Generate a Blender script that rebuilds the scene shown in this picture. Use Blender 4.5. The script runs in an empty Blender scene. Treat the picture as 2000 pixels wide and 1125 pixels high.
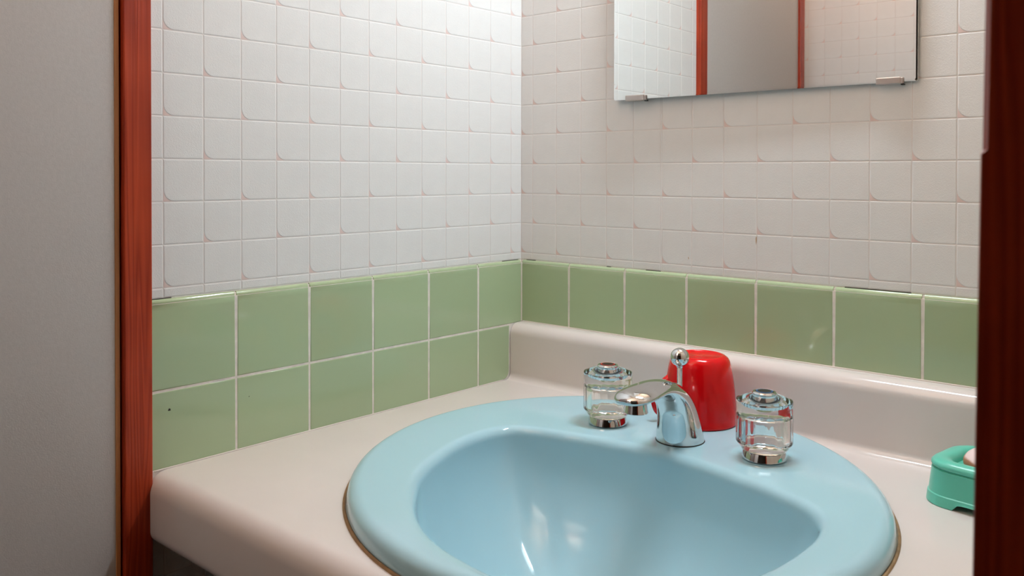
import bpy, bmesh, math, random
from mathutils import Vector, Matrix

random.seed(7)
scene = bpy.context.scene
COL = scene.collection
PI = math.pi

# ------------------------------------------------------------------ camera
cam_d = bpy.data.cameras.new('camera')
cam = bpy.data.objects.new('camera', cam_d)
COL.objects.link(cam)
RX = Vector((0.74858, 0.66304, 0.00146))
UP = Vector((-0.00902, 0.00799, 0.99993))
FW = Vector((-0.66298, 0.74854, -0.01196))
CAM = Vector((0.89733, -1.03527, 1.11617))
m = Matrix((RX, UP, -FW)).transposed().to_4x4()
m.translation = CAM
cam.matrix_world = m
cam_d.sensor_width = 36.0
cam_d.lens = 1695.51 / 2000 * 36.0
cam_d.shift_y = -(562.5 - 361.74) / 2000
cam_d.clip_start = 0.02
cam_d.dof.use_dof = True
cam_d.dof.focus_distance = 1.06
cam_d.dof.aperture_fstop = 13.0
scene.camera = cam

# ------------------------------------------------------------------ world, exposure, lamps
world = bpy.data.worlds.new('world')
scene.world = world
world.use_nodes = True
world.node_tree.nodes['Background'].inputs[0].default_value = (0.9, 0.93, 1.0, 1)
world.node_tree.nodes['Background'].inputs[1].default_value = 0.05
vs = scene.view_settings
vs.view_transform = 'Standard'
vs.look = 'None'
vs.gamma = 1.0
vs.use_curve_mapping = False
vs.exposure = 0.0
LAMP_STRENGTH = 177.0          # tube above the mirror
LAMP_COLOR = (0.85, 0.935, 1.0)
CORRIDOR_POWER = 14.0         # unseen light without fixture, added in the passage left of the camera
CORRIDOR_COLOR = (1.0, 0.75, 0.59)
ld = bpy.data.lights.new('corridor_light', 'AREA')
ld.shape = 'RECTANGLE'; ld.size = 0.25; ld.size_y = 0.25
ld.energy = CORRIDOR_POWER
ld.color = CORRIDOR_COLOR
lo = bpy.data.objects.new('corridor_light', ld)
COL.objects.link(lo)
lo.location = (0.17, -1.12, 1.72)
lo.rotation_euler = (PI, 0, 0)          # aimed up so the ceiling spreads it softly

# ------------------------------------------------------------------ helpers
def link(o, parent=None):
    COL.objects.link(o)
    if parent is not None:
        o.parent = parent
    return o

def tag(o, label=None, cat=None, group=None, kind=None):
    if label: o['label'] = label
    if cat: o['category'] = cat
    if group: o['group'] = group
    if kind: o['kind'] = kind
    return o

def empty(name, loc, rz=0.0):
    o = bpy.data.objects.new(name, None)
    o.empty_display_size = 0.02
    o.location = loc
    o.rotation_euler = (0, 0, rz)
    return link(o)

def mesh(name, verts, faces, mats, smooth=False, fm=None):
    me = bpy.data.meshes.new(name)
    me.from_pydata([tuple(v) for v in verts], [], faces)
    if not isinstance(mats, (list, tuple)): mats = [mats]
    for mt in mats: me.materials.append(mt)
    if fm:
        for p, i in zip(me.polygons, fm): p.material_index = i
    if smooth:
        for p in me.polygons: p.use_smooth = True
    me.update()
    return me

def fixn(me):
    bm = bmesh.new(); bm.from_mesh(me)
    bmesh.ops.recalc_face_normals(bm, faces=bm.faces)
    bm.to_mesh(me); bm.free()
    return me

def part(name, me, parent=None, loc=(0, 0, 0), rot=(0, 0, 0)):
    o = bpy.data.objects.new(name, me)
    o.location = loc; o.rotation_euler = rot
    return link(o, parent)

def box_me(name, lo, hi, mat, bev=0.0, seg=2):
    bm = bmesh.new()
    bmesh.ops.create_cube(bm, size=1.0)
    for v in bm.verts:
        v.co = Vector([(lo[i] + hi[i]) / 2 + v.co[i] * (hi[i] - lo[i]) for i in range(3)])
    if bev > 0:
        bmesh.ops.bevel(bm, geom=list(bm.edges), offset=bev, segments=seg, profile=0.5, affect='EDGES')
    bmesh.ops.recalc_face_normals(bm, faces=bm.faces)
    me = bpy.data.meshes.new(name)
    bm.to_mesh(me); bm.free()
    me.materials.append(mat)
    return me

def rings_me(name, rings, mat, cap0=False, cap1=False, smooth=True, fm=None, sharp_angle=None):
    """closed rings of equal vertex count joined to a skin"""
    n = len(rings[0]); V = []; F = []; idx = []
    for r in rings: V += [tuple(p) for p in r]
    for k in range(len(rings) - 1):
        for i in range(n):
            j = (i + 1) % n
            F.append((k * n + i, k * n + j, (k + 1) * n + j, (k + 1) * n + i))
            idx.append(fm[k] if fm else 0)
    if cap0: F.append(tuple(range(n - 1, -1, -1))); idx.append(fm[0] if fm else 0)
    if cap1: F.append(tuple((len(rings) - 1) * n + i for i in range(n))); idx.append(fm[-1] if fm else 0)
    me = mesh(name, V, F, mat, smooth, idx)
    fixn(me)
    if sharp_angle: sharpen(me, sharp_angle)
    return me

def sharpen(me, deg):
    bm = bmesh.new(); bm.from_mesh(me)
    for e in bm.edges:
        if len(e.link_faces) == 2 and e.calc_face_angle(0) > math.radians(deg): e.smooth = False
    bm.to_mesh(me); bm.free()

def circ(r, z, n=48, cx=0.0, cy=0.0):
    return [(cx + r * math.cos(2 * PI * i / n), cy + r * math.sin(2 * PI * i / n), z) for i in range(n)]

def lathe(name, prof, mat, n=48, cap0=True, cap1=True, sharp=35, fm=None):
    return rings_me(name, [circ(r, z, n) for r, z in prof], mat, cap0, cap1, True, fm, sharp)

def catmull(p0, p1, p2, p3, t):
    return tuple(0.5 * (2 * b + (c - a) * t + (2 * a - 5 * b + 4 * c - d) * t * t + (3 * b - a - 3 * c + d) * t ** 3)
                 for a, b, c, d in zip(p0, p1, p2, p3))

def tube(name, path, rads, mat, n=14, sub=6, caps=True):
    pts = []; rr = []
    m_ = len(path)
    for i in range(m_ - 1):
        p0 = path[max(i - 1, 0)]; p3 = path[min(i + 2, m_ - 1)]
        for s in range(sub):
            t = s / sub
            pts.append(Vector(catmull(p0, path[i], path[i + 1], p3, t)))
            rr.append(rads[i] * (1 - t) + rads[i + 1] * t)
    pts.append(Vector(path[-1])); rr.append(rads[-1])
    rings = []
    nrm = None
    for i, p in enumerate(pts):
        d = (pts[min(i + 1, len(pts) - 1)] - pts[max(i - 1, 0)]).normalized()
        if nrm is None:
            nrm = d.orthogonal().normalized()
        nrm = (nrm - d * nrm.dot(d)).normalized()
        b = d.cross(nrm)
        rings.append([p + (nrm * math.cos(2 * PI * k / n) + b * math.sin(2 * PI * k / n)) * rr[i] for k in range(n)])
    return rings_me(name, rings, mat, caps, caps, True, None, 60)

# ------------------------------------------------------------------ materials
def mat(name, color, rough=0.5, metal=0.0, spec=0.5, **kw):
    mt = bpy.data.materials.new(name)
    mt.use_nodes = True
    b = mt.node_tree.nodes['Principled BSDF']
    b.inputs['Base Color'].default_value = (*color, 1)
    b.inputs['Roughness'].default_value = rough
    b.inputs['Metallic'].default_value = metal
    b.inputs['Specular IOR Level'].default_value = spec
    for k, v in kw.items(): b.inputs[k].default_value = v
    return mt

def nodes(mt):
    nt = mt.node_tree
    return nt, nt.nodes, nt.links, nt.nodes['Principled BSDF']

def add_noise(mt, scale, amount, detail=3.0, bump=0.0, bump_scale=None, stretch=(1, 1, 1), rough_var=0.0):
    nt, N, L, b = nodes(mt)
    tc = N.new('ShaderNodeTexCoord'); mp = N.new('ShaderNodeMapping')
    mp.inputs['Scale'].default_value = stretch
    L.new(tc.outputs['Object'], mp.inputs['Vector'])
    if amount > 0:
        nz = N.new('ShaderNodeTexNoise'); nz.inputs['Scale'].default_value = scale; nz.inputs['Detail'].default_value = detail
        L.new(mp.outputs['Vector'], nz.inputs['Vector'])
        base = tuple(b.inputs['Base Color'].default_value)
        rp = N.new('ShaderNodeValToRGB')
        rp.color_ramp.elements[0].position = 0.3; rp.color_ramp.elements[1].position = 0.7
        rp.color_ramp.elements[0].color = (*[c * (1 - amount) for c in base[:3]], 1)
        rp.color_ramp.elements[1].color = (*[min(1, c * (1 + amount)) for c in base[:3]], 1)
        L.new(nz.outputs['Fac'], rp.inputs['Fac']); L.new(rp.outputs['Color'], b.inputs['Base Color'])
    if bump > 0:
        nb = N.new('ShaderNodeTexNoise'); nb.inputs['Scale'].default_value = bump_scale or scale; nb.inputs['Detail'].default_value = 2.0
        L.new(mp.outputs['Vector'], nb.inputs['Vector'])
        bp = N.new('ShaderNodeBump'); bp.inputs['Strength'].default_value = bump; bp.inputs['Distance'].default_value = 0.0005
        L.new(nb.outputs['Fac'], bp.inputs['Height']); L.new(bp.outputs['Normal'], b.inputs['Normal'])
    return mt

M = {}
M['paper'] = add_noise(mat('embossed wallpaper', (0.775, 0.785, 0.78), 0.62, spec=0.25), 60, 0.012, bump=0.35, bump_scale=900)
M['paper_gap'] = mat('wallpaper joint print', (0.76, 0.735, 0.715), 0.7, spec=0.2)
M['pink'] = mat('wallpaper pink print', (0.76, 0.62, 0.59), 0.65, spec=0.2)
M['grout'] = add_noise(mat('cream grout', (0.80, 0.77, 0.71), 0.8, spec=0.2), 90, 0.10)
M['plaster'] = mat('painted plaster', (0.74, 0.73, 0.70), 0.8, spec=0.2)
M['side_panel'] = add_noise(mat('light brown wall panel', (0.52, 0.42, 0.33), 0.6), 8, 0.1, stretch=(1, 1, 0.1))  # unseen wall, tinted warm to bounce light onto the back wall
M['ceiling'] = mat('cream ceiling board', (0.78, 0.68, 0.57), 0.8, spec=0.2)  # unseen ceiling, tinted warm so its bounce fills the alcove
M['panel'] = add_noise(mat('light absorbing dark brown', (0.10, 0.055, 0.03), 0.5), 8, 0.2, stretch=(1, 1, 0.1))  # dark so the unseen passage sends little light back to the jamb
M['floor'] = add_noise(mat('vinyl floor', (0.30, 0.22, 0.15), 0.5), 12, 0.15)
M['laminate'] = add_noise(mat('cream laminate', (0.72, 0.674, 0.656), 0.14, spec=0.5), 14, 0.015)
M['ceramic'] = mat('pale blue ceramic', (0.40, 0.65, 0.75), 0.09, spec=0.5)
M['seal'] = add_noise(mat('brown sealant', (0.27, 0.17, 0.08), 0.7), 80, 0.25)
M['chrome'] = mat('chrome', (0.68, 0.69, 0.70), 0.035, 1.0)
M['satin'] = mat('satin metal', (0.50, 0.46, 0.44), 0.42, 1.0)
M['dark'] = mat('dark plastic', (0.02, 0.018, 0.015), 0.4)
M['hot'] = mat('red index', (0.45, 0.03, 0.015), 0.5, spec=0.15)
M['cold'] = mat('blue index', (0.02, 0.12, 0.28), 0.5, spec=0.15)
M['index'] = mat('dark index button', (0.03, 0.026, 0.018), 0.5, spec=0.1)
M['red'] = mat('red plastic', (0.66, 0.003, 0.006), 0.12, spec=0.38)
M['teal'] = mat('sea green plastic', (0.125, 0.59, 0.46), 0.28, spec=0.5)
M['mirror'] = mat('mirror silvering', (0.88, 0.915, 0.91), 0.0, 1.0)
M['mirror_edge'] = mat('ground glass edge', (0.48, 0.53, 0.51), 0.25, spec=0.6)
M['mirror_back'] = mat('mirror backing', (0.06, 0.07, 0.065), 0.6)
M['cloth'] = add_noise(mat('grey door cloth', (0.53, 0.51, 0.495), 0.75, spec=0.2), 250, 0.03, bump=0.25, bump_scale=700)
M['strip'] = add_noise(mat('light brown wood strip', (0.50, 0.23, 0.085), 0.5), 40, 0.2, stretch=(1, 1, 0.1))
M['black'] = mat('black speck', (0.01, 0.012, 0.01), 0.6)
M['rust'] = mat('rust stain', (0.50, 0.34, 0.20), 0.7)
M['white_plastic'] = mat('white enamel', (0.75, 0.75, 0.73), 0.4)
M['caulk'] = mat('white caulk', (0.72, 0.68, 0.63), 0.6)

# reddish varnished wood
def wood(name, c0, c1, rough=0.35):
    mt = mat(name, c0, rough, spec=0.3)
    nt, N, L, b = nodes(mt)
    tc = N.new('ShaderNodeTexCoord'); mp = N.new('ShaderNodeMapping')
    mp.inputs['Scale'].default_value = (1, 1, 0.035)
    L.new(tc.outputs['Object'], mp.inputs['Vector'])
    nz = N.new('ShaderNodeTexNoise'); nz.inputs['Scale'].default_value = 42; nz.inputs['Detail'].default_value = 2; nz.inputs['Distortion'].default_value = 0.6
    L.new(mp.outputs['Vector'], nz.inputs['Vector'])
    mul = N.new('ShaderNodeMath'); mul.operation = 'MULTIPLY'; mul.inputs[1].default_value = 26
    L.new(nz.outputs['Fac'], mul.inputs[0])
    fr = N.new('ShaderNodeMath'); fr.operation = 'PINGPONG'; fr.inputs[1].default_value = 1.0
    L.new(mul.outputs[0], fr.inputs[0])
    big = N.new('ShaderNodeTexNoise'); big.inputs['Scale'].default_value = 14; big.inputs['Detail'].default_value = 1
    mp2 = N.new('ShaderNodeMapping'); mp2.inputs['Scale'].default_value = (1, 1, 0.9)
    L.new(tc.outputs['Object'], mp2.inputs['Vector']); L.new(mp2.outputs['Vector'], big.inputs['Vector'])
    av = N.new('ShaderNodeMath'); av.operation = 'MULTIPLY_ADD'; av.inputs[1].default_value = 0.45
    L.new(fr.outputs[0], av.inputs[0])
    s2 = N.new('ShaderNodeMath'); s2.operation = 'MULTIPLY'; s2.inputs[1].default_value = 0.6
    L.new(big.outputs['Fac'], s2.inputs[0]); L.new(s2.outputs[0], av.inputs[2])
    rp = N.new('ShaderNodeValToRGB')
    rp.color_ramp.elements[0].position = 0.2; rp.color_ramp.elements[1].position = 0.85
    rp.color_ramp.elements[0].color = (*c0, 1); rp.color_ramp.elements[1].color = (*c1, 1)
    L.new(av.outputs[0], rp.inputs['Fac']); L.new(rp.outputs['Color'], b.inputs['Base Color'])
    bp = N.new('ShaderNodeBump'); bp.inputs['Strength'].default_value = 0.25; bp.inputs['Distance'].default_value = 0.0006
    L.new(fr.outputs[0], bp.inputs['Height']); L.new(bp.outputs['Normal'], b.inputs['Normal'])
    return mt
M['wood'] = wood('red brown varnished wood', (0.23, 0.020, 0.006), (0.43, 0.052, 0.015))

# glazed green tile: each tile a little different
def tile_mat():
    mt = mat('green glazed tile', (0.41, 0.525, 0.325), 0.07, spec=0.5)
    nt, N, L, b = nodes(mt)
    oi = N.new('ShaderNodeObjectInfo'); hs = N.new('ShaderNodeHueSaturation')
    hs.inputs['Color'].default_value = (0.41, 0.525, 0.325, 1)
    mr = N.new('ShaderNodeMapRange'); mr.inputs['To Min'].default_value = 0.95; mr.inputs['To Max'].default_value = 1.05
    L.new(oi.outputs['Random'], mr.inputs['Value']); L.new(mr.outputs['Result'], hs.inputs['Value'])
    L.new(hs.outputs['Color'], b.inputs['Base Color'])
    tc = N.new('ShaderNodeTexCoord'); nb = N.new('ShaderNodeTexNoise'); nb.inputs['Scale'].default_value = 14; nb.inputs['Detail'].default_value = 1
    L.new(tc.outputs['Object'], nb.inputs['Vector'])
    bp = N.new('ShaderNodeBump'); bp.inputs['Strength'].default_value = 0.25; bp.inputs['Distance'].default_value = 0.0006
    L.new(nb.outputs['Fac'], bp.inputs['Height']); L.new(bp.outputs['Normal'], b.inputs['Normal'])
    return mt
M['tile'] = tile_mat()

def glass_mat():
    mt = bpy.data.materials.new('clear acrylic'); mt.use_nodes = True
    b = mt.node_tree.nodes['Principled BSDF']
    b.inputs['Base Color'].default_value = (0.97, 0.985, 0.98, 1)
    b.inputs['Roughness'].default_value = 0.0
    b.inputs['IOR'].default_value = 1.49
    b.inputs['Transmission Weight'].default_value = 1.0
    return mt
M['acrylic'] = glass_mat()

def emis(name, color, strength):
    mt = bpy.data.materials.new(name); mt.use_nodes = True
    b = mt.node_tree.nodes['Principled BSDF']
    b.inputs['Base Color'].default_value = (0.8, 0.8, 0.8, 1)
    b.inputs['Emission Color'].default_value = (*color, 1)
    b.inputs['Emission Strength'].default_value = strength
    return mt
M['tube'] = emis('lit lamp tube', LAMP_COLOR, LAMP_STRENGTH)

# ------------------------------------------------------------------ room shell
H = 2.3
Y_FRONT = -1.40
ALC = 0.82          # right side wall of the alcove
Y_ALC = -0.66
X_R = 1.75
wall_left = tag(part('wall_left', box_me('wall_left', (-0.10, -0.634, 0), (0.0, 0.10, H), M['paper_gap'])),
                'white embossed square-patterned wall with two rows of green tiles left of the basin', kind='structure')
wall_back = tag(part('wall_back', box_me('wall_back', (0.0, 0.0, 0), (ALC + 0.1, 0.10, H), M['paper_gap'])),
                'cream embossed square-patterned wall behind the basin carrying the mirror', kind='structure')
wall_front = tag(part('wall_front', box_me('wall_front', (-0.45, Y_FRONT - 0.1, 0), (0.36, Y_FRONT, H), M['paper_gap'])),
                 'white square-patterned wall seen only in the mirror', kind='structure')
# right alcove wall and the partition running on from it, one L shaped solid
def lwall():
    poly = [(ALC, 0.0), (ALC, -0.598), (0.872, -0.598), (0.872, Y_ALC), (X_R, Y_ALC), (X_R, 0.0)]
    V = [(x, y, 0) for x, y in poly] + [(x, y, H) for x, y in poly]
    n = len(poly)
    F = [tuple(range(n)), tuple(range(2 * n - 1, n - 1, -1))] + [(i, i + n, (i + 1) % n + n, (i + 1) % n) for i in range(n)]
    return fixn(mesh('wall_right', V, F, M['side_panel']))
tag(part('wall_right', lwall()), 'light brown wall closing the alcove on the right, hidden by the dark post', kind='structure')
Y_BACK = -2.6  # unseen dark passage behind the camera, added to swallow light
tag(part('wall_side', box_me('wall_side', (X_R, Y_BACK, 0), (X_R + 0.1, Y_ALC, H), M['panel'])),
    'unseen side wall of the passage, made dark to soak up light', kind='structure')
tag(part('wall_rear', box_me('wall_rear', (0.36, Y_BACK - 0.1, 0), (X_R + 0.1, Y_BACK, H), M['panel'])),
    'unseen rear wall of the passage, made dark to soak up light', kind='structure')
tag(part('wall_light_block', box_me('wall_light_block', (0.37, Y_BACK, 0), (0.43, -1.03, H), M['panel'])),  # added out of view to keep the passage light off the jamb
    'dark wall added out of view to block the passage light from the jamb', kind='structure')
tag(part('wall_corner', box_me('wall_corner', (-0.45, Y_FRONT, 0), (-0.35, -1.17, H), M['plaster'])),
    'plain return wall beyond the far door post', kind='structure')
tag(part('wall_recess', box_me('wall_recess', (-0.45, -1.17, 0), (-0.10, -1.155, H), M['plaster'])),
    'plain wall behind the far door post', kind='structure')
tag(part('floor', box_me('floor', (-0.45, Y_BACK - 0.1, -0.1), (X_R + 0.1, 0.1, 0.0), M['floor'])),
    'brown floor below the picture', kind='structure')
tag(part('ceiling', box_me('ceiling', (-0.45, Y_BACK - 0.1, H), (X_R + 0.1, 0.1, H + 0.1), M['ceiling'])),
    'plain ceiling above the picture', kind='structure')

# ---- wallpaper squares: pieces in local X (right), Z (up), facing -Y
PW, PV = 0.04677, 0.04624
GAPW = 0.0005; EMB = 0.00035; SL = 0.0008
def square_me(w, v, corner, name='wallpaper_square'):
    g = GAPW
    if corner:
        r = 0.0118; c = (g + r, g + r)
        out = [(c[0] + r * math.cos(a), c[1] + r * math.sin(a)) for a in [PI + k * PI / 2 / 7 for k in range(8)]]
        ri = r - SL
        inn = [(c[0] + ri * math.cos(a), c[1] + ri * math.sin(a)) for a in [PI + k * PI / 2 / 7 for k in range(8)]]
    else:
        out = [(g, g)]; inn = [(g + SL, g + SL)]
    out += [(w - g, g), (w - g, v - g), (g, v - g)]
    inn += [(w - g - SL, g + SL), (w - g - SL, v - g - SL), (g + SL, v - g - SL)]
    n = len(out)
    V = [(x, 0, z) for x, z in out] + [(x, -EMB, z) for x, z in inn]
    F = [tuple(n + i for i in range(n))]
    F += [(i, (i + 1) % n, n + (i + 1) % n, n + i) for i in range(n)]
    fm = [0] * len(F)
    if corner:
        k = len(V)
        V += [(0.0002, -0.00012, 0.0002)] + [(x, -0.00012, z) for x, z in out[:8]]
        F.append(tuple([k] + [k + 1 + i for i in range(8)])); fm.append(1)
    return mesh(name, V, F, [M['paper'], M['pink']], False, fm)

cache = {}
def square(w, v, corner):
    key = (round(w, 4), round(v, 4), corner)
    if key not in cache: cache[key] = square_me(w, v, corner)
    return cache[key]

def paper_wall(parent, cols, rows, place, rot, parity):
    """cols: [(u0,u1,i)], rows: [(z0,z1,j)]"""
    for u0, u1, i in cols:
        for z0, z1, j in rows:
            w, v = u1 - u0, z1 - z0
            if w < 0.004 or v < 0.004: continue
            corner = ((i + j) % 2 == parity) and w > 0.02 and v > 0.03
            o = part('wallpaper_square', square(w, v, corner), parent, place(u0, z0), (0, 0, rot))

Z0 = 0.99409; ZT = 0.98253
rows = [(ZT + 0.0008, Z0, -1)] + [(Z0 + j * PV, Z0 + (j + 1) * PV, j) for j in range(0, 13)]
aL, aB = 0.02548, 0.02353
# left wall: u = +y measured from the corner, column i lies between -(aL+(i+1)PW) and -(aL+i PW)
colsL = [(-aL, -0.0003, -1)] + [(-(aL + (i + 1) * PW), -(aL + i * PW), i) for i in range(12)] + [(-0.604, -(aL + 12 * PW), 12)]
paper_wall(wall_left, colsL, rows, lambda u, z: (0.0, u, z), PI / 2, 1)
# rows of the same paper under the counter, near the front
rows_low = [(0.50 + j * PV, 0.50 + (j + 1) * PV, j) for j in range(5)]
paper_wall(wall_left, colsL[8:], rows_low, lambda u, z: (0.0, u, z), PI / 2, 0)
colsB = [(0.0003, aB, -1)] + [(aB + i * PW, aB + (i + 1) * PW, i) for i in range(17)]
colsB[5] = (colsB[5][0], colsB[5][1] - 0.0022, colsB[5][2])
colsB[-1] = (colsB[-1][0], ALC - 0.001, colsB[-1][2])
paper_wall(wall_back, colsB, rows, lambda u, z: (u, 0.0, z), 0.0, 1)
# seam where two sheets of paper meet
seam_u = aB + 5 * PW - 0.0022 - 0.00
for z0, z1, j in rows:
    part('wallpaper_seam', square(0.0030, z1 - z0, False), wall_back, (seam_u - 0.0004, 0.0, z0))
# wall seen in the mirror, u runs towards -x
XF0 = 0.024
rowsF = [(1.4415 + j * 0.0467 - 0.0467 * 2, 1.4415 + (j + 1) * 0.0467 - 0.0467 * 2, j) for j in range(9)]
colsF = [(XF0 - 0.047 * (i + 1), XF0 - 0.047 * i, i) for i in range(-7, 7)]
paper_wall(wall_front, colsF, rowsF, lambda u, z: (u + 0.047, Y_FRONT, z), PI, 0)
# plain lining where the pieces end (same paper, too far outside the picture to tell the squares apart)
part('wallpaper_sheet', box_me('wallpaper_sheet', (-0.0, -0.604, rows[-1][1]), (0.0004, -0.0005, H - 0.001), M['paper']), wall_left)
part('wallpaper_sheet', box_me('wallpaper_sheet', (0.0005, -0.0004, rows[-1][1]), (ALC - 0.001, 0.0, H - 0.001), M['paper']), wall_back)
zf0, zf1 = rowsF[0][0], rowsF[-1][1]; xf0, xf1 = colsF[-1][0], colsF[0][1]
for lo, hi in (((-0.349, zf1), (0.36, H)), ((-0.349, 0.0), (0.36, zf0))):
    part('wallpaper_sheet', box_me('wallpaper_sheet', (lo[0], Y_FRONT, lo[1]), (hi[0], Y_FRONT + 0.0004, hi[1]), M['paper']), wall_front)

# ---- green tiles: outline in local X/Z, front at -t
def inset_poly(P, ins):
    n = len(P); R = []
    for i in range(n):
        p0, p1, p2 = Vector(P[i - 1]), Vector(P[i]), Vector(P[(i + 1) % n])
        d1 = (p1 - p0).normalized(); d2 = (p2 - p1).normalized()
        n1 = Vector((-d1.y, d1.x)); n2 = Vector((-d2.y, d2.x))
        a = p0 + n1 * ins[i - 1]; b = p1 + n2 * ins[i]
        cr = d1.x * d2.y - d1.y * d2.x
        if abs(cr) < 1e-4: R.append(p1 + n2 * ins[i]); continue
        t = ((b.x - a.x) * d2.y - (b.y - a.y) * d2.x) / cr
        R.append(a + d1 * t)
    return R

def tile_me(P, t=0.005, tops=(), top_bev=0.0110, bev=0.0013):
    """P: CCW outline (x,z); tops: indices of edges with a wide rounded nose"""
    n = len(P); rings = []
    rings.append([(p[0], 0.0, p[1]) for p in P])
    S = 5
    for k in range(S + 1):
        th = k / S * PI / 2
        ins = [(top_bev if i in tops else bev) * (1 - math.cos(th)) for i in range(n)]
        # wide noses drop 3.5 mm, others 1 mm
        q = inset_poly(P, ins)
        dep = []
        for i in range(n):
            wide = (i in tops) or ((i - 1) % n in tops)
            d = 0.0036 if wide else 0.0010
            dep.append(t - d * (1 - math.sin(th)))
        rings.append([(q[i].x, -dep[i], q[i].y) for i in range(n)])
    q = inset_poly(P, [(top_bev if i in tops else bev) + 0.0006 for i in range(n)])
    rings.append([(v.x, -t, v.y) for v in q])
    return rings_me('tile', rings, M['tile'], False, True, True, None, 50)

G = 0.0013
tcache = {}
def tile(parent, w, h, loc, rot, top):
    key = (round(w, 4), round(h, 4), top)
    if key not in tcache:
        tcache[key] = tile_me([(0, 0), (w, 0), (w, h), (0, h)], tops=(2,) if top else ())
    return part('tile', tcache[key], parent, loc, (0, 0, rot))

T = 0.1; aTL, aTB = 0.1026, 0.09873
ZM = 0.8843; ZB = 0.8; ZBB = 0.88681
edgesL = [-0.6040] + [-(aTL + i * T) for i in range(4, -1, -1)] + [-0.0052]
for k in range(6):
    u0, u1 = edgesL[k] + (G if k else 0.0), edgesL[k + 1] - (G if k < 5 else 0.0)
    tile(wall_left, u1 - u0, ZT - ZM - G, (0, u0, ZM + G), PI / 2, True)
    if k < 5:
        tile(wall_left, u1 - u0, ZM - G - ZB - 0.0012, (0, u0, ZB + 0.0012), PI / 2, False)
# cut tile whose lower right corner follows the cove of the counter
u0 = edgesL[5] + G; w = -0.0338 - u0; h = ZM - G - ZB - 0.0012
r = 0.013
P = [(0, 0)] + [(w - r + r * math.sin(a), r - r * math.cos(a)) for a in [k * PI / 2 / 6 for k in range(7)]] + [(w, h), (0, h)]
part('tile', tile_me(P), wall_left, (0, u0, ZB + 0.0012), (0, 0, PI / 2))['label'] = 'green tile cut narrow with a rounded lower corner'
edgesB = [0.0052] + [aTB + i * T for i in range(7)] + [ALC - 0.001]
for k in range(8):
    u0, u1 = edgesB[k] + (G if k else 0.0003), edgesB[k + 1] - G
    tile(wall_back, u1 - u0, ZT - ZBB - 0.0006, (u0, 0, ZBB + 0.0006), 0.0, True)
# grout beds
part('grout', box_me('grout', (0.0, -0.604, ZB - 0.002), (0.0044, -0.001, ZT - 0.0045), M['grout']), wall_left)
part('grout', box_me('grout', (0.001, -0.0044, ZBB - 0.003), (ALC - 0.001, 0.0, ZT - 0.0045), M['grout']), wall_back)
part('grout', box_me('grout', (0.0, -0.603, ZT - 0.006), (0.0026, -0.001, ZT - 0.0012), M['grout']), wall_left)
part('grout', box_me('grout', (0.001, -0.0026, ZT - 0.006), (ALC - 0.001, 0.0, ZT - 0.0012), M['grout']), wall_back)
# open cracks where the paper has come away above the tiles
for x0, x1 in ((0.012, 0.030), (0.165, 0.172), (0.232, 0.256), (0.510, 0.585)):
    part('crack', box_me('crack', (x0, -0.0009, ZT - 0.0003), (x1, 0.0, ZT + 0.0009), M['dark']), wall_back)
for y0, y1 in ((-0.603, -0.578), (-0.045, -0.008)):
    part('crack', box_me('crack', (0.0, y0, ZT - 0.0003), (0.0009, y1, ZT + 0.0009), M['dark']), wall_left)
# caulk in the corner and along the counter
part('caulk', box_me('caulk', (0.004, -0.0062, ZBB), (0.0062, -0.004, ZT - 0.004), M['caulk'], 0.0004, 1), wall_left)
part('caulk', box_me('caulk', (0.0030, -0.600, ZB - 0.0004), (0.0058, -0.048, ZB + 0.0016), M['caulk'], 0.0005, 1), wall_left)
part('caulk', box_me('caulk', (0.0, -0.6038, ZB - 0.020), (0.0054, -0.586, ZB + 0.0018), M['caulk'], 0.0008, 1), wall_left)
part('caulk', box_me('caulk', (0.008, -0.0058, ZBB - 0.0015), (ALC - 0.002, -0.003, ZBB + 0.0010), M['caulk'], 0.0005, 1), wall_back)

# small marks on the walls
def blob(name, mat_, r, seed, n=9):
    rnd = random.Random(seed)
    V = [(0, -0.0004, 0)] + [(r * rnd.uniform(.5, 1.1) * math.cos(2 * PI * k / n), 0, r * rnd.uniform(.5, 1.1) * math.sin(2 * PI * k / n)) for k in range(n)]
    return mesh(name, V, [(0, 1 + k, 1 + (k + 1) % n) for k in range(n)], mat_, True)
part('speck', blob('speck', M['black'], 0.0019, 3), wall_left, (0.0051, -0.5827, 0.8632), (0, 0, PI / 2))['label'] = 'tiny black speck on the lower left tile'
part('speck', blob('speck', M['black'], 0.0007, 5), wall_left, (0.0051, -0.4865, 0.8590), (0, 0, PI / 2))
s = part('stain', blob('stain', M['rust'], 0.0022, 8), wall_back, (0.3972, -0.0007, 1.0335)); s.scale = (0.45, 1, 3.2)
s = part('stain', blob('stain', M['rust'], 0.0016, 9), wall_back, (0.2995, -0.0007, 1.004)); s.scale = (0.5, 1, 1.6)

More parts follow.
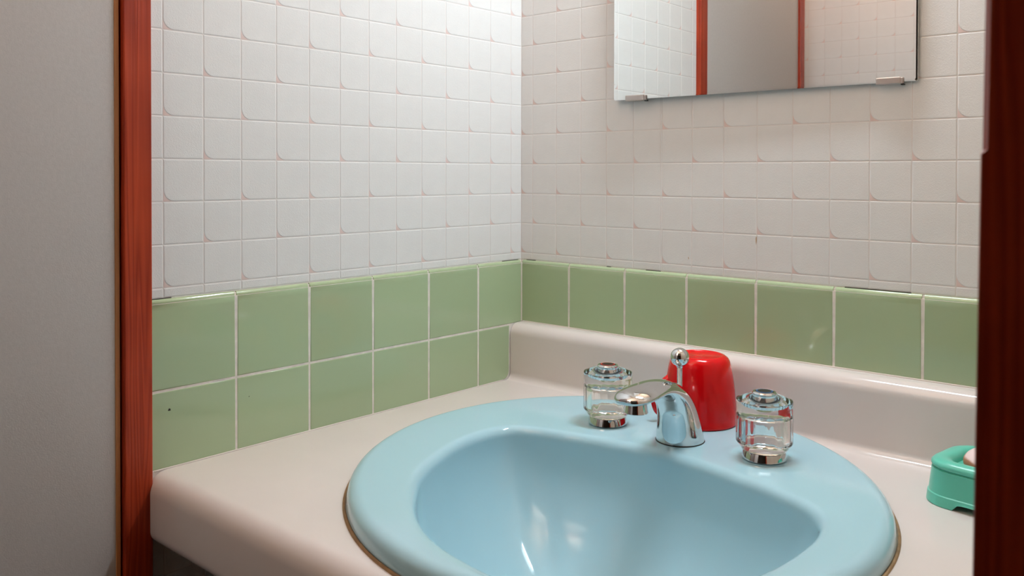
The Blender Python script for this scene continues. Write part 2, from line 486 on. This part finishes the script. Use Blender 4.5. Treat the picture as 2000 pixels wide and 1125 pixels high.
# ---- door posts, jamb and sliding door
tag(part('trim_1', box_me('trim_1', (-0.05, -0.6335, 0), (0.011, -0.6040, H), M['wood'], 0.0012, 2)),
    'reddish brown varnished wooden door post left of the green tiles', kind='structure')
tag(part('trim_2', box_me('trim_2', (-0.12, -1.166, 0), (0.011, -1.139, H), M['wood'], 0.0012, 2)),
    'red brown far door post seen only in the mirror', kind='structure')
def jamb_me():
    # front-left corner chamfered above the strike height
    z1 = 1.1247
    def ring(z, ch):
        lean = (z - 1.07) * 0.0106
        x0 = 0.8087 + lean
        return [(x0, -0.6, z), (x0, -0.66 + ch, z), (x0 + ch * 0.75, -0.66, z), (0.872, -0.66, z), (0.872, -0.6, z)]
    rings = [ring(0.0, 0.0008), ring(0.6, 0.0008), ring(z1, 0.0008), ring(z1 + 0.0016, 0.0036), ring(1.6, 0.0036), ring(H, 0.0036)]
    me = rings_me('trim_3', rings, M['wood'], True, True, False)
    return me
tag(part('trim_3', jamb_me()), 'dark out-of-focus red brown door jamb at the right edge of the view', kind='structure')

door = tag(part('door_1', box_me('door_1', (-0.03, -1.139, 0.01), (0.004, -0.6402, H - 0.01), M['cloth'])),
           'grey cloth-faced sliding door panel at far left, also seen in the mirror', kind='structure')
part('edge_strip', box_me('edge_strip', (-0.03, -0.6402, 0.01), (0.0050, -0.6354, H - 0.01), M['strip'], 0.0005, 1), door)['label'] = 'light brown wooden edge strip'

# ------------------------------------------------------------------ counter
SC = Vector((0.385, -0.3075)); SA, SB, STH = 0.2966, 0.2636, -0.7924
def ell(c, a, b, th, phi):
    """point of the ellipse hit by a ray from c at angle phi"""
    d = Vector((math.cos(phi), math.sin(phi))); o = c - SC
    ct, st = math.cos(th), math.sin(th)
    def loc(v): return Vector(((ct * v.x + st * v.y) / a, (-st * v.x + ct * v.y) / b))
    o2, d2 = loc(o), loc(d)
    A = d2.dot(d2); B = o2.dot(d2); Cc = o2.dot(o2) - 1
    t = (-B + math.sqrt(B * B - A * Cc)) / A
    return c + d * t

def counter_me():
    prof = [(-0.0015, 0.772), (-0.0015, 0.8862)]
    prof += [(-0.0150 - 0.017 * math.sin(a), 0.8692 + 0.017 * math.cos(a)) for a in [k * PI / 2 / 9 for k in range(10)]]
    prof += [(-0.0425 + 0.0105 * math.cos(a), 0.8105 - 0.0105 * math.sin(a)) for a in [k * PI / 2 / 7 for k in range(8)]]
    rf = 0.021; yf = -0.6075
    prof += [(yf + rf - rf * math.sin(a), 0.8 - rf + rf * math.cos(a)) for a in [k * PI / 2 / 10 for k in range(11)]]
    rb = 0.014; zb = 0.7265
    prof += [(yf + rb - rb * math.cos(a), zb + rb - rb * math.sin(a)) for a in [k * PI / 2 / 7 for k in range(8)]]
    prof += [(-0.575, zb), (-0.575, 0.772)]
    n = len(prof)
    def ring(x, left):
        return [((0.0116 if (left and y < -0.6036) else x), y, z) for y, z in prof]
    me = rings_me('counter', [ring(0.0056, True), ring(ALC - 0.0015, False)], M['laminate'], True, True, True, None, 40)
    return me
counter = bpy.data.objects.new('washstand_counter', counter_me())
COL.objects.link(counter)
# opening for the bowl
cut = [[(*ell(SC, SA * 0.93, SB * 0.93, STH, 2 * PI * k / 72), z) for k in range(72)] for z in (0.72, 0.83)]
cutter = bpy.data.objects.new('cutter', rings_me('cutter', cut, M['laminate'], True, True))
COL.objects.link(cutter)
bo = counter.modifiers.new('hole', 'BOOLEAN'); bo.operation = 'DIFFERENCE'; bo.object = cutter; bo.solver = 'EXACT'
bpy.context.view_layer.update()
dg = bpy.context.evaluated_depsgraph_get()
nm = bpy.data.meshes.new_from_object(counter.evaluated_get(dg))
counter.modifiers.clear(); counter.data = nm
bpy.data.objects.remove(cutter)
sharpen(nm, 40)
tag(counter, 'cream laminate washstand counter with rounded front edge and upstand behind', 'counter')
# ------------------------------------------------------------------ washbasin
ZR = 0.818
C0 = Vector((0.405, -0.375))
inner_pts = [(0.2125, -0.2688), (0.2053, -0.3241), (0.2239, -0.3915), (0.262, -0.459), (0.2911, -0.4899), (0.3312, -0.5218),
             (0.3814, -0.546), (0.429, -0.5557), (0.4679, -0.5584), (0.515, -0.5480), (0.558, -0.516), (0.589, -0.468),
             (0.6075, -0.41), (0.6115, -0.3635), (0.6091, -0.3193), (0.6003, -0.292), (0.5787, -0.2681), (0.5476, -0.2547),
             (0.4929, -0.2393), (0.4199, -0.2255), (0.351, -0.2275), (0.321, -0.2325), (0.2743, -0.2435), (0.235, -0.2540)]
pol = sorted((math.atan2(y - C0.y, x - C0.x), math.hypot(x - C0.x, y - C0.y)) for x, y in inner_pts)
def r_in(phi):
    phi = (phi + PI) % (2 * PI) - PI
    n = len(pol)
    k = 0
    while k < n and pol[k][0] <= phi: k += 1
    def g(i):
        a, rr = pol[i % n]; return (a + 2 * PI * (i // n), rr)
    p0, p1, p2, p3 = g(k - 2), g(k - 1), g(k), g(k + 1)
    t = (phi - p1[0]) / (p2[0] - p1[0])
    # cubic hermite with finite differences
    m1 = (p2[1] - p0[1]) / (p2[0] - p0[0]); m2 = (p3[1] - p1[1]) / (p3[0] - p1[0]); d = p2[0] - p1[0]
    return ((2 * t ** 3 - 3 * t * t + 1) * p1[1] + (t ** 3 - 2 * t * t + t) * d * m1 + (-2 * t ** 3 + 3 * t * t) * p2[1] + (t ** 3 - t * t) * d * m2)
NB = 320
phis = [2 * PI * k / NB for k in range(NB)]
Rin = [r_in(p) for p in phis]
for _ in range(6): Rin = [(Rin[i - 1] + 2 * Rin[i] + Rin[(i + 1) % NB]) / 4 for i in range(NB)]
Rout = [(ell(C0, SA, SB, STH, p) - C0).length for p in phis]
HL = Vector((0.2907, -0.1753)); HR = Vector((0.4902, -0.1721)); SP = Vector((0.392, -0.178))
def deck_dip(x, y):
    z = 0.0
    for c in (HL, HR):
        d = (Vector((x, y)) - c).length
        # shallow seat with a faint raised lip
        z += -0.0016 * math.exp(-((d - 0.0235) / 0.006) ** 2) + 0.0008 * math.exp(-((d - 0.037) / 0.006) ** 2)
    return z
rings = []
def ring_at(f):
    out = []
    for p, ri, ro in zip(phis, Rin, Rout):
        rr, z = f(ri, ro)
        x, y = C0.x + rr * math.cos(p), C0.y + rr * math.sin(p)
        out.append((x, y, z))
    return out
rings.append(ring_at(lambda ri, ro: (ro - 0.006, 0.7985)))
rings.append(ring_at(lambda ri, ro: (ro - 0.0006, 0.8006)))
rings.append(ring_at(lambda ri, ro: (ro, 0.8026)))
for k in range(9):
    a = k / 8 * PI / 2
    rings.append(ring_at(lambda ri, ro, a=a: (ro - 0.0015 - 0.013 * (1 - math.cos(a)), ZR - 0.011 + 0.011 * math.sin(a))))
ND = 26
er = 0.011
for k in range(1, ND + 1):
    t = k / ND
    rg = ring_at(lambda ri, ro, t=t: ((ro - 0.0145) * (1 - t) + (ri + er * 0.75) * t, ZR))
    rings.append([(x, y, z + deck_dip(x, y) - 0.0012 * t * t) for x, y, z in rg])
ZE = ZR - 0.0012
for k in range(1, 6):
    a = k / 6 * PI / 2
    rings.append(ring_at(lambda ri, ro, a=a: (ri + er * 0.75 - er * math.sin(a), ZE - er * (1 - math.cos(a)) )))
# bowl
CB = Vector((0.412, -0.392)); D = 0.148
NBW = 30
zb0 = ZE - er
for k in range(0, NBW):
    t = k / NBW * PI / 2
    s_ = math.cos(t) ** (2 / 2.4); d_ = math.sin(t) ** (2 / 1.8)
    rg = []
    for p, ri in zip(phis, Rin):
        e = Vector((C0.x + (ri - er * 0.25) * math.cos(p), C0.y + (ri - er * 0.25) * math.sin(p)))
        q = CB + (e - CB) * max(s_, 0.10)
        rg.append((q.x, q.y, zb0 - D * d_))
    rings.append(rg)
basin = empty('washbasin', (0, 0, 0))
tag(basin, 'pale blue oval ceramic drop-in washbasin set in the cream counter', 'sink')
part('bowl', rings_me('bowl', rings, M['ceramic'], False, True, True), basin)
dr = part('drain', lathe('drain', [(0.034, -0.012), (0.034, 0.0), (0.031, 0.0022), (0.024, 0.0012), (0.0235, 0.0004), (0.021, 0.0022), (0.012, 0.0040), (0.001, 0.0045)], M['chrome'], 40), basin,
          (CB.x, CB.y, zb0 - D + 0.0012))
dr['label'] = 'chrome drain ring'
# brown sealant bead round the rim
sr = []
for k in range(8):
    a = 2 * PI * k / 8
    sr.append(ring_at(lambda ri, ro, a=a: (ro + 0.0010 + 0.0018 * math.cos(a), 0.8002 + 0.0016 * math.sin(a))))
sr.append(sr[0])
part('sealant', rings_me('sealant', sr, M['seal']), basin)['label'] = 'brown stained sealant bead'

# ------------------------------------------------------------------ taps
def knob_me():
    n = 180; FL = 18
    def rg(r, z, flute=0.0):
        out = []
        for i in range(n):
            a = 2 * PI * i / n
            f = 0.5 + 0.5 * math.cos(FL * a)
            rr = r - flute * f
            out.append((rr * math.cos(a), rr * math.sin(a), z))
        return out
    R = 0.0292
    # hollow underneath: cavity roof and walls first, then the foot and the outside
    rings = [rg(0.0020, 0.0475), rg(0.0120, 0.0472), rg(0.0185, 0.0455), rg(0.0208, 0.0435), rg(0.0212, 0.0415), rg(0.0212, 0.0400), rg(0.0214, 0.0120), rg(0.0216, 0.0100), rg(0.0235, 0.0100), rg(R - 0.0016, 0.0162), rg(R - 0.0004, 0.0172), rg(R, 0.0182, 0.0001), rg(R, 0.0190, 0.00040), rg(R, 0.0200, 0.00040),
             rg(R, 0.0340, 0.00040), rg(R, 0.0470, 0.00040), rg(R, 0.0480, 0.00040), rg(R, 0.0490, 0.0001), rg(R, 0.0500, 0.0), rg(R, 0.0560, 0.0), rg(R, 0.0612, 0.0),
             rg(R - 0.0004, 0.0620, 0.0), rg(R - 0.0016, 0.0624, 0.0), rg(R - 0.0022, 0.0625, 0.0), rg(0.0200, 0.0655, 0.0), rg(0.0145, 0.0674, 0.0), rg(0.0125, 0.0678)]
    return rings_me('knob', rings, M['acrylic'], True, True, True, None, 28)
def make_handle(loc, ring_mat, label, rz):
    t = empty('tap_handle', (loc.x, loc.y, ZR - 0.0012), rz)
    tag(t, label, 'tap', 'crystal tap handles')
    part('base_ring', lathe('base_ring', [(0.0222, 0.0), (0.0231, 0.0006), (0.0218, 0.0084), (0.0212, 0.0092), (0.0200, 0.0094)], M['chrome'], 64), t)['label'] = 'chrome base ring'
    k = part('knob', knob_me(), t); k['label'] = 'clear fluted acrylic knob'
    part('core', lathe('core', [(0.0060, 0.0520), (0.0100, 0.0540), (0.0165, 0.0552), (0.0170, 0.0575), (0.0150, 0.0610), (0.0120, 0.0640), (0.0116, 0.0676)], M['chrome'], 40), k)['label'] = 'chrome core inside the knob'
    c = part('cap', lathe('cap', [(0.0125, 0.0672), (0.0128, 0.0682), (0.0128, 0.0694), (0.0118, 0.0706), (0.0100, 0.0710), (0.0094, 0.0704), (0.006, 0.0703)], M['chrome'], 48), t)
    c['label'] = 'chrome cap'
    part('index_button', lathe('index_button', [(0.0098, 0.0700), (0.0096, 0.0709), (0.0086, 0.0712), (0.0074, 0.0713), (0.0060, 0.0713), (0.002, 0.0713)],
                               [M['index'], ring_mat], 40, fm=[0, 0, 1, 0, 0, 0]), c)
    return t
make_handle(HL, M['hot'], 'clear acrylic tap handle with red-ringed button, left of the spout', 0.1)
make_handle(HR, M['cold'], 'clear acrylic tap handle with blue-ringed button, right of the spout', 0.3)

faucet = tag(empty('faucet', (SP.x, SP.y, ZR - 0.0008)), 'chrome basin spout with ball-topped lift rod between the two tap handles', 'faucet')
# swept spout body in the plane x = const; local y negative towards the bowl
st = [  # y, z, half width x, half thickness, direction angle (0 = up, 90 = towards the bowl)
    (0.000, 0.0000, 0.0270, 0.0270, 0), (0.000, 0.0030, 0.0268, 0.0268, 0), (-0.0014, 0.0120, 0.0258, 0.0254, 3), (-0.0036, 0.0230, 0.0243, 0.0232, 8),
    (-0.0070, 0.0340, 0.0229, 0.0208, 18), (-0.0125, 0.0445, 0.0216, 0.0182, 32), (-0.0210, 0.0535, 0.0207, 0.0156, 48),
    (-0.0320, 0.0605, 0.0201, 0.0132, 65), (-0.0445, 0.0650, 0.0200, 0.0114, 79),
 (-0.0580, 0.0670, 0.0208, 0.0102, 89),
    (-0.0720, 0.0668, 0.0220, 0.0098, 93), (-0.0860, 0.0660, 0.0224, 0.0094, 95), (-0.0980, 0.0649, 0.0206, 0.0086, 96), (-0.1060, 0.0640, 0.0165, 0.0070, 97),
    (-0.1110, 0.0634, 0.0105, 0.0045, 98), (-0.1124, 0.0632, 0.0040, 0.0018, 98)]
def resample(st, sub=4):
    out = []
    for i in range(len(st) - 1):
        p0 = st[max(i - 1, 0)]; p3 = st[min(i + 2, len(st) - 1)]
        for s in range(sub): out.append(catmull(p0, st[i], st[i + 1], p3, s / sub))
    out.append(st[-1]); return out
rings = []
for i, (y, z, rx, rn, ang) in enumerate(resample(st)):
    a = math.radians(ang)
    d = Vector((0, -math.sin(a), math.cos(a))); nn = Vector((0, math.cos(a), math.sin(a)))   # nn: outer (back / top) side
    rg = []
    flat = min(1.0, max(0.0, (ang - 60) / 30))
    for k in range(56):
        t = 2 * PI * k / 56
        cx, sn = math.cos(t), math.sin(t)
        # underside of the head is flatter than its domed top
        q = sn if sn > 0 else sn * (1 - 0.45 * flat)
        e = 2 / (2.0 + 0.5 * flat * (1 if sn < 0 else 0))
        rg.append(Vector((0, y, z)) + Vector((1, 0, 0)) * (rx * math.copysign(abs(cx) ** e, cx)) + nn * (rn * math.copysign(abs(q) ** 1.0, q)))
    rings.append(rg)
part('spout', rings_me('spout', rings, M['chrome'], True, True, True, None, 70), faucet)
part('aerator', lathe('aerator', [(0.0122, 0.0492), (0.0126, 0.0498), (0.0112, 0.0600), (0.0112, 0.0640)], M['chrome'], 48, cap0=False), faucet, (0, -0.0895, 0))['label'] = 'chrome aerator under the spout tip'
rod = part('lift_rod', lathe('lift_rod', [(0.0030, 0.045), (0.0030, 0.0835)], M['chrome'], 24), faucet, (0, -0.001, 0)); rod['label'] = 'thin chrome pop-up lift rod'
bp_ = [(0.0030, -0.0118), (0.0036, -0.0110), (0.0040, -0.0098)] + [(0.0106 * math.sin(a), -0.0106 * math.cos(a)) for a in [0.42 + k * (PI - 0.47) / 18 for k in range(19)]]
part('ball', lathe('ball', bp_, M['chrome'], 48), rod, (0, 0, 0.0936))['label'] = 'chrome ball knob'
part('gasket', lathe('gasket', [(0.0274, -0.0006), (0.0276, 0.0004), (0.0274, 0.0010)], M['dark'], 56), faucet)

# ------------------------------------------------------------------ red cup, upside down
mug = tag(empty('cup', (0.372, -0.098, ZR)), 'red plastic cup turned upside down behind the spout', 'cup')
mp_ = [(0.0415, 0.0004), (0.0432, 0.0), (0.0444, 0.0010), (0.0442, 0.0026), (0.0436, 0.0050), (0.0432, 0.012), (0.0426, 0.026), (0.0415, 0.040), (0.0400, 0.052),
       (0.0382, 0.0630), (0.0369, 0.0695), (0.0354, 0.0745), (0.0332, 0.0780), (0.0302, 0.0802), (0.0275, 0.0812), (0.0262, 0.0813), (0.0256, 0.0806), (0.0250, 0.0801), (0.001, 0.0800)]
part('body', lathe('body', mp_ , M['red'], 72, cap0=False, sharp=80), mug)
ip_ = [(0.0415, 0.0004), (0.0412, 0.004), (0.0405, 0.026), (0.0380, 0.052), (0.0350, 0.068), (0.031, 0.0765), (0.001, 0.0770)]
part('inside', lathe('inside', ip_, M['red'], 60, cap0=False, sharp=80), mug)
hd = Vector((-0.749, -0.663, 0)).normalized()
pth = [hd * e + Vector((0, 0, z)) for e, z in ((0.0360, 0.0520), (0.0460, 0.0440), (0.0530, 0.0340), (0.0552, 0.0240), (0.0525, 0.0140), (0.0465, 0.0088), (0.0420, 0.0080))]
part('handle', tube('handle', [tuple(p) for p in pth], [0.0056, 0.0050, 0.0042, 0.0040, 0.0040, 0.0044, 0.0050], M['red'], 14, 6), mug)

# ------------------------------------------------------------------ soap dish and soap
def rrect(hx, hy, r, z, n=12):
    out = []
    for cx, cy, a0 in ((hx - r, hy - r, 0), (-hx + r, hy - r, 90), (-hx + r, -hy + r, 180), (hx - r, -hy + r, 270)):
        # corner arc
        for k in range(n + 1):
            a = math.radians(a0 + 90 * k / n)
            out.append((cx + r * math.cos(a), cy + r * math.sin(a), z))
        # straight run to the next corner, subdivided so that the foot can be notched
        nx = [(-hx + r, hy), (-hx, -hy + r), (hx - r, -hy), (hx, hy - r)][int(a0 / 90)]
        p = out[-1]
        for k in range(1, 12):
            t = k / 12
            out.append((p[0] * (1 - t) + nx[0] * t, p[1] * (1 - t) + nx[1] * t, z))
    return out
dish = tag(empty('soap_dish', (0.700, -0.108, 0.8), math.radians(-9)), 'sea green plastic soap dish on the counter beside the dark jamb', 'soap dish')
def notch(rg, up):
    out = []
    for x, y, z in rg:
        if y < -0.036 and abs(x) < 0.0235:
            f = min(1.0, (0.0235 - abs(x)) / 0.006)
            z = max(z, up * math.sqrt(max(0, 1 - (1 - f) ** 2)))
        out.append((x, y, z))
    return out
R_ = [notch(rrect(0.0560, 0.0440, 0.026, 0.004), 0.0070), notch(rrect(0.0585, 0.0465, 0.028, 0.0000), 0.0065), notch(rrect(0.0592, 0.0472, 0.028, 0.0008), 0.0068),
      notch(rrect(0.0588, 0.0468, 0.028, 0.0060), 0.0074), rrect(0.0584, 0.0464, 0.028, 0.0100), rrect(0.0574, 0.0454, 0.027, 0.0108), rrect(0.0552, 0.0432, 0.026, 0.0330), rrect(0.0538, 0.0418, 0.025, 0.0338)]
part('base', rings_me('base', R_, M['teal'], True, True, True, None, 35), dish)
R_ = [rrect(0.0525, 0.0405, 0.025, 0.0330), rrect(0.0545, 0.0425, 0.026, 0.0348), rrect(0.0557, 0.0437, 0.0265, 0.0362), rrect(0.0556, 0.0436, 0.0265, 0.0385), rrect(0.0535, 0.0415, 0.026, 0.0410),
      rrect(0.0490, 0.0370, 0.023, 0.0424), rrect(0.0440, 0.0320, 0.020, 0.0420), rrect(0.0400, 0.0282, 0.017, 0.0400), rrect(0.0380, 0.0262, 0.016, 0.0360), rrect(0.0360, 0.0240, 0.015, 0.0240), rrect(0.0330, 0.0210, 0.013, 0.0205)]
part('tray', rings_me('tray', R_, M['teal'], False, True, True, None, 50), dish)['label'] = 'lift-out tray with rounded rim'
M['soap'] = mat('pink white soap', (0.80, 0.66, 0.64), 0.45)
def soap_mat():
    mt = M['soap']; nt, N, L, b = nodes(mt)
    tc = N.new('ShaderNodeTexCoord'); sx = N.new('ShaderNodeSeparateXYZ'); L.new(tc.outputs['Object'], sx.inputs[0])
    nz = N.new('ShaderNodeTexNoise'); nz.inputs['Scale'].default_value = 60; L.new(tc.outputs['Object'], nz.inputs['Vector'])
    ad = N.new('ShaderNodeMath'); ad.operation = 'MULTIPLY_ADD'; ad.inputs[1].default_value = 0.006
    L.new(nz.outputs['Fac'], ad.inputs[0]); L.new(sx.outputs['Z'], ad.inputs[2])
    rp = N.new('ShaderNodeValToRGB'); e = rp.color_ramp.elements
    mr = N.new('ShaderNodeMapRange'); mr.inputs['From Min'].default_value = -0.012; mr.inputs['From Max'].default_value = 0.016
    L.new(ad.outputs[0], mr.inputs['Value']); L.new(mr.outputs['Result'], rp.inputs['Fac'])
    e[0].position = 0.0; e[0].color = (0.74, 0.60, 0.56, 1)
    e[1].position = 0.50; e[1].color = (0.74, 0.60, 0.56, 1)
    for p, c in ((0.56, (0.40, 0.16, 0.09)), (0.70, (0.45, 0.20, 0.12)), (0.76, (0.82, 0.66, 0.66))):
        k = e.new(p); k.color = (*c, 1)
    L.new(rp.outputs['Color'], b.inputs['Base Color'])
soap_mat()
def soap_me():
    rings = []
    for k in range(1, 16):
        t = -PI / 2 + PI * k / 16
        z = 0.0105 * math.copysign(abs(math.sin(t)) ** 0.8, math.sin(t)); s_ = math.cos(t) ** 0.55
        rg = []
        for i in range(48):
            a = 2 * PI * i / 48
            cx = math.copysign(abs(math.cos(a)) ** 0.8, math.cos(a)); sy = math.copysign(abs(math.sin(a)) ** 0.8, math.sin(a))
            rg.append((0.034 * s_ * cx, 0.0215 * s_ * sy, z))
        rings.append(rg)
    return rings_me('soap', rings, M['soap'], True, True, True)
soap = part('soap', soap_me(), None, (0.7005, -0.106, 0.8375), (math.radians(14), math.radians(3), math.radians(-9)))
tag(soap, 'worn pinkish white soap bar with a brown crack lying in the green dish', 'soap')

# ------------------------------------------------------------------ mirror
MA = 0.0145; MT = 0.0023
mx0, mx1, mz0, mz1 = 0.1845, 0.5915, 1.2222, 1.62
mxc = (mx0 + mx1) / 2
mir = tag(empty('mirror', (mxc, -0.0085, mz0), MA), 'frameless wall mirror held by two metal clips above the basin', 'mirror')
mir.rotation_euler = (-MT * 0 , 0, MA)
hw = (mx1 - mx0) / 2; hh = mz1 - mz0
def mrect(ins, y):
    r = 0.0022; out = []
    for cx, cz, a0 in ((hw - ins - r, hh - ins - r, 0), (-hw + ins + r, hh - ins - r, 90), (-hw + ins + r, ins + r, 180), (hw - ins - r, ins + r, 270)):
        for k in range(5):
            a = math.radians(a0 + 90 * k / 4); out.append((cx + r * math.cos(a), y, cz + r * math.sin(a)))
    return out
part('glass', rings_me('glass', [mrect(0.0002, 0.0032), mrect(0.0, 0.0030), mrect(0.0, 0.00015), mrect(0.0016, 0.0000)], [M['mirror_back'], M['mirror_edge'], M['mirror']], True, True, False,
                       [0, 1, 2, 2]), mir)
# the last ring cap is the silvered face (material 2) and ring 3 the bevel
for x0, x1 in ((0.2048, 0.2388), (0.5469, 0.5772)):
    a, b = x0 - mxc, x1 - mxc
    clip = part('mirror_clip', box_me('mirror_clip', (a, -0.0026, -0.0022), (b - 0.003, -0.0002, 0.0058), M['satin'], 0.0009, 2), mir)
    part('foot', box_me('foot', (a + 0.001, -0.0020, -0.0024), (b - 0.003, 0.0085, -0.0002), M['satin'], 0.0003, 1), clip)
    part('plug', box_me('plug', (b - 0.0034, -0.0022, -0.0022), (b, 0.0015, 0.0050), M['satin'], 0.0008, 2), clip)
    part('screw', box_me('screw', (b - 0.0032, -0.0014, -0.0036), (b + 0.0004, 0.0040, -0.0020), M['dark'], 0.0004, 1), clip)

# ------------------------------------------------------------------ lamp above the mirror (just outside the picture)
lamp = tag(empty('wall_lamp', (0.42, 0.0, 1.74)), 'white tube lamp on the wall above the mirror', 'lamp')
part('housing', box_me('housing', (-0.27, -0.075, 0.018), (0.27, 0.0, 0.06), M['white_plastic'], 0.006, 2), lamp)
tb = lathe('lamp_tube', [(0.012, -0.140), (0.0145, -0.137), (0.0145, 0.137), (0.012, 0.140)], M['tube'], 24)
part('lamp_tube', tb, lamp, (0, -0.062, -0.005), (0, PI / 2, 0))
for s_ in (-1, 1):
    part('tube_holder', box_me('tube_holder', (s_ * 0.155 - 0.014, -0.08, -0.025), (s_ * 0.155 + 0.014, -0.03, 0.02), M['white_plastic'], 0.004, 2), lamp)
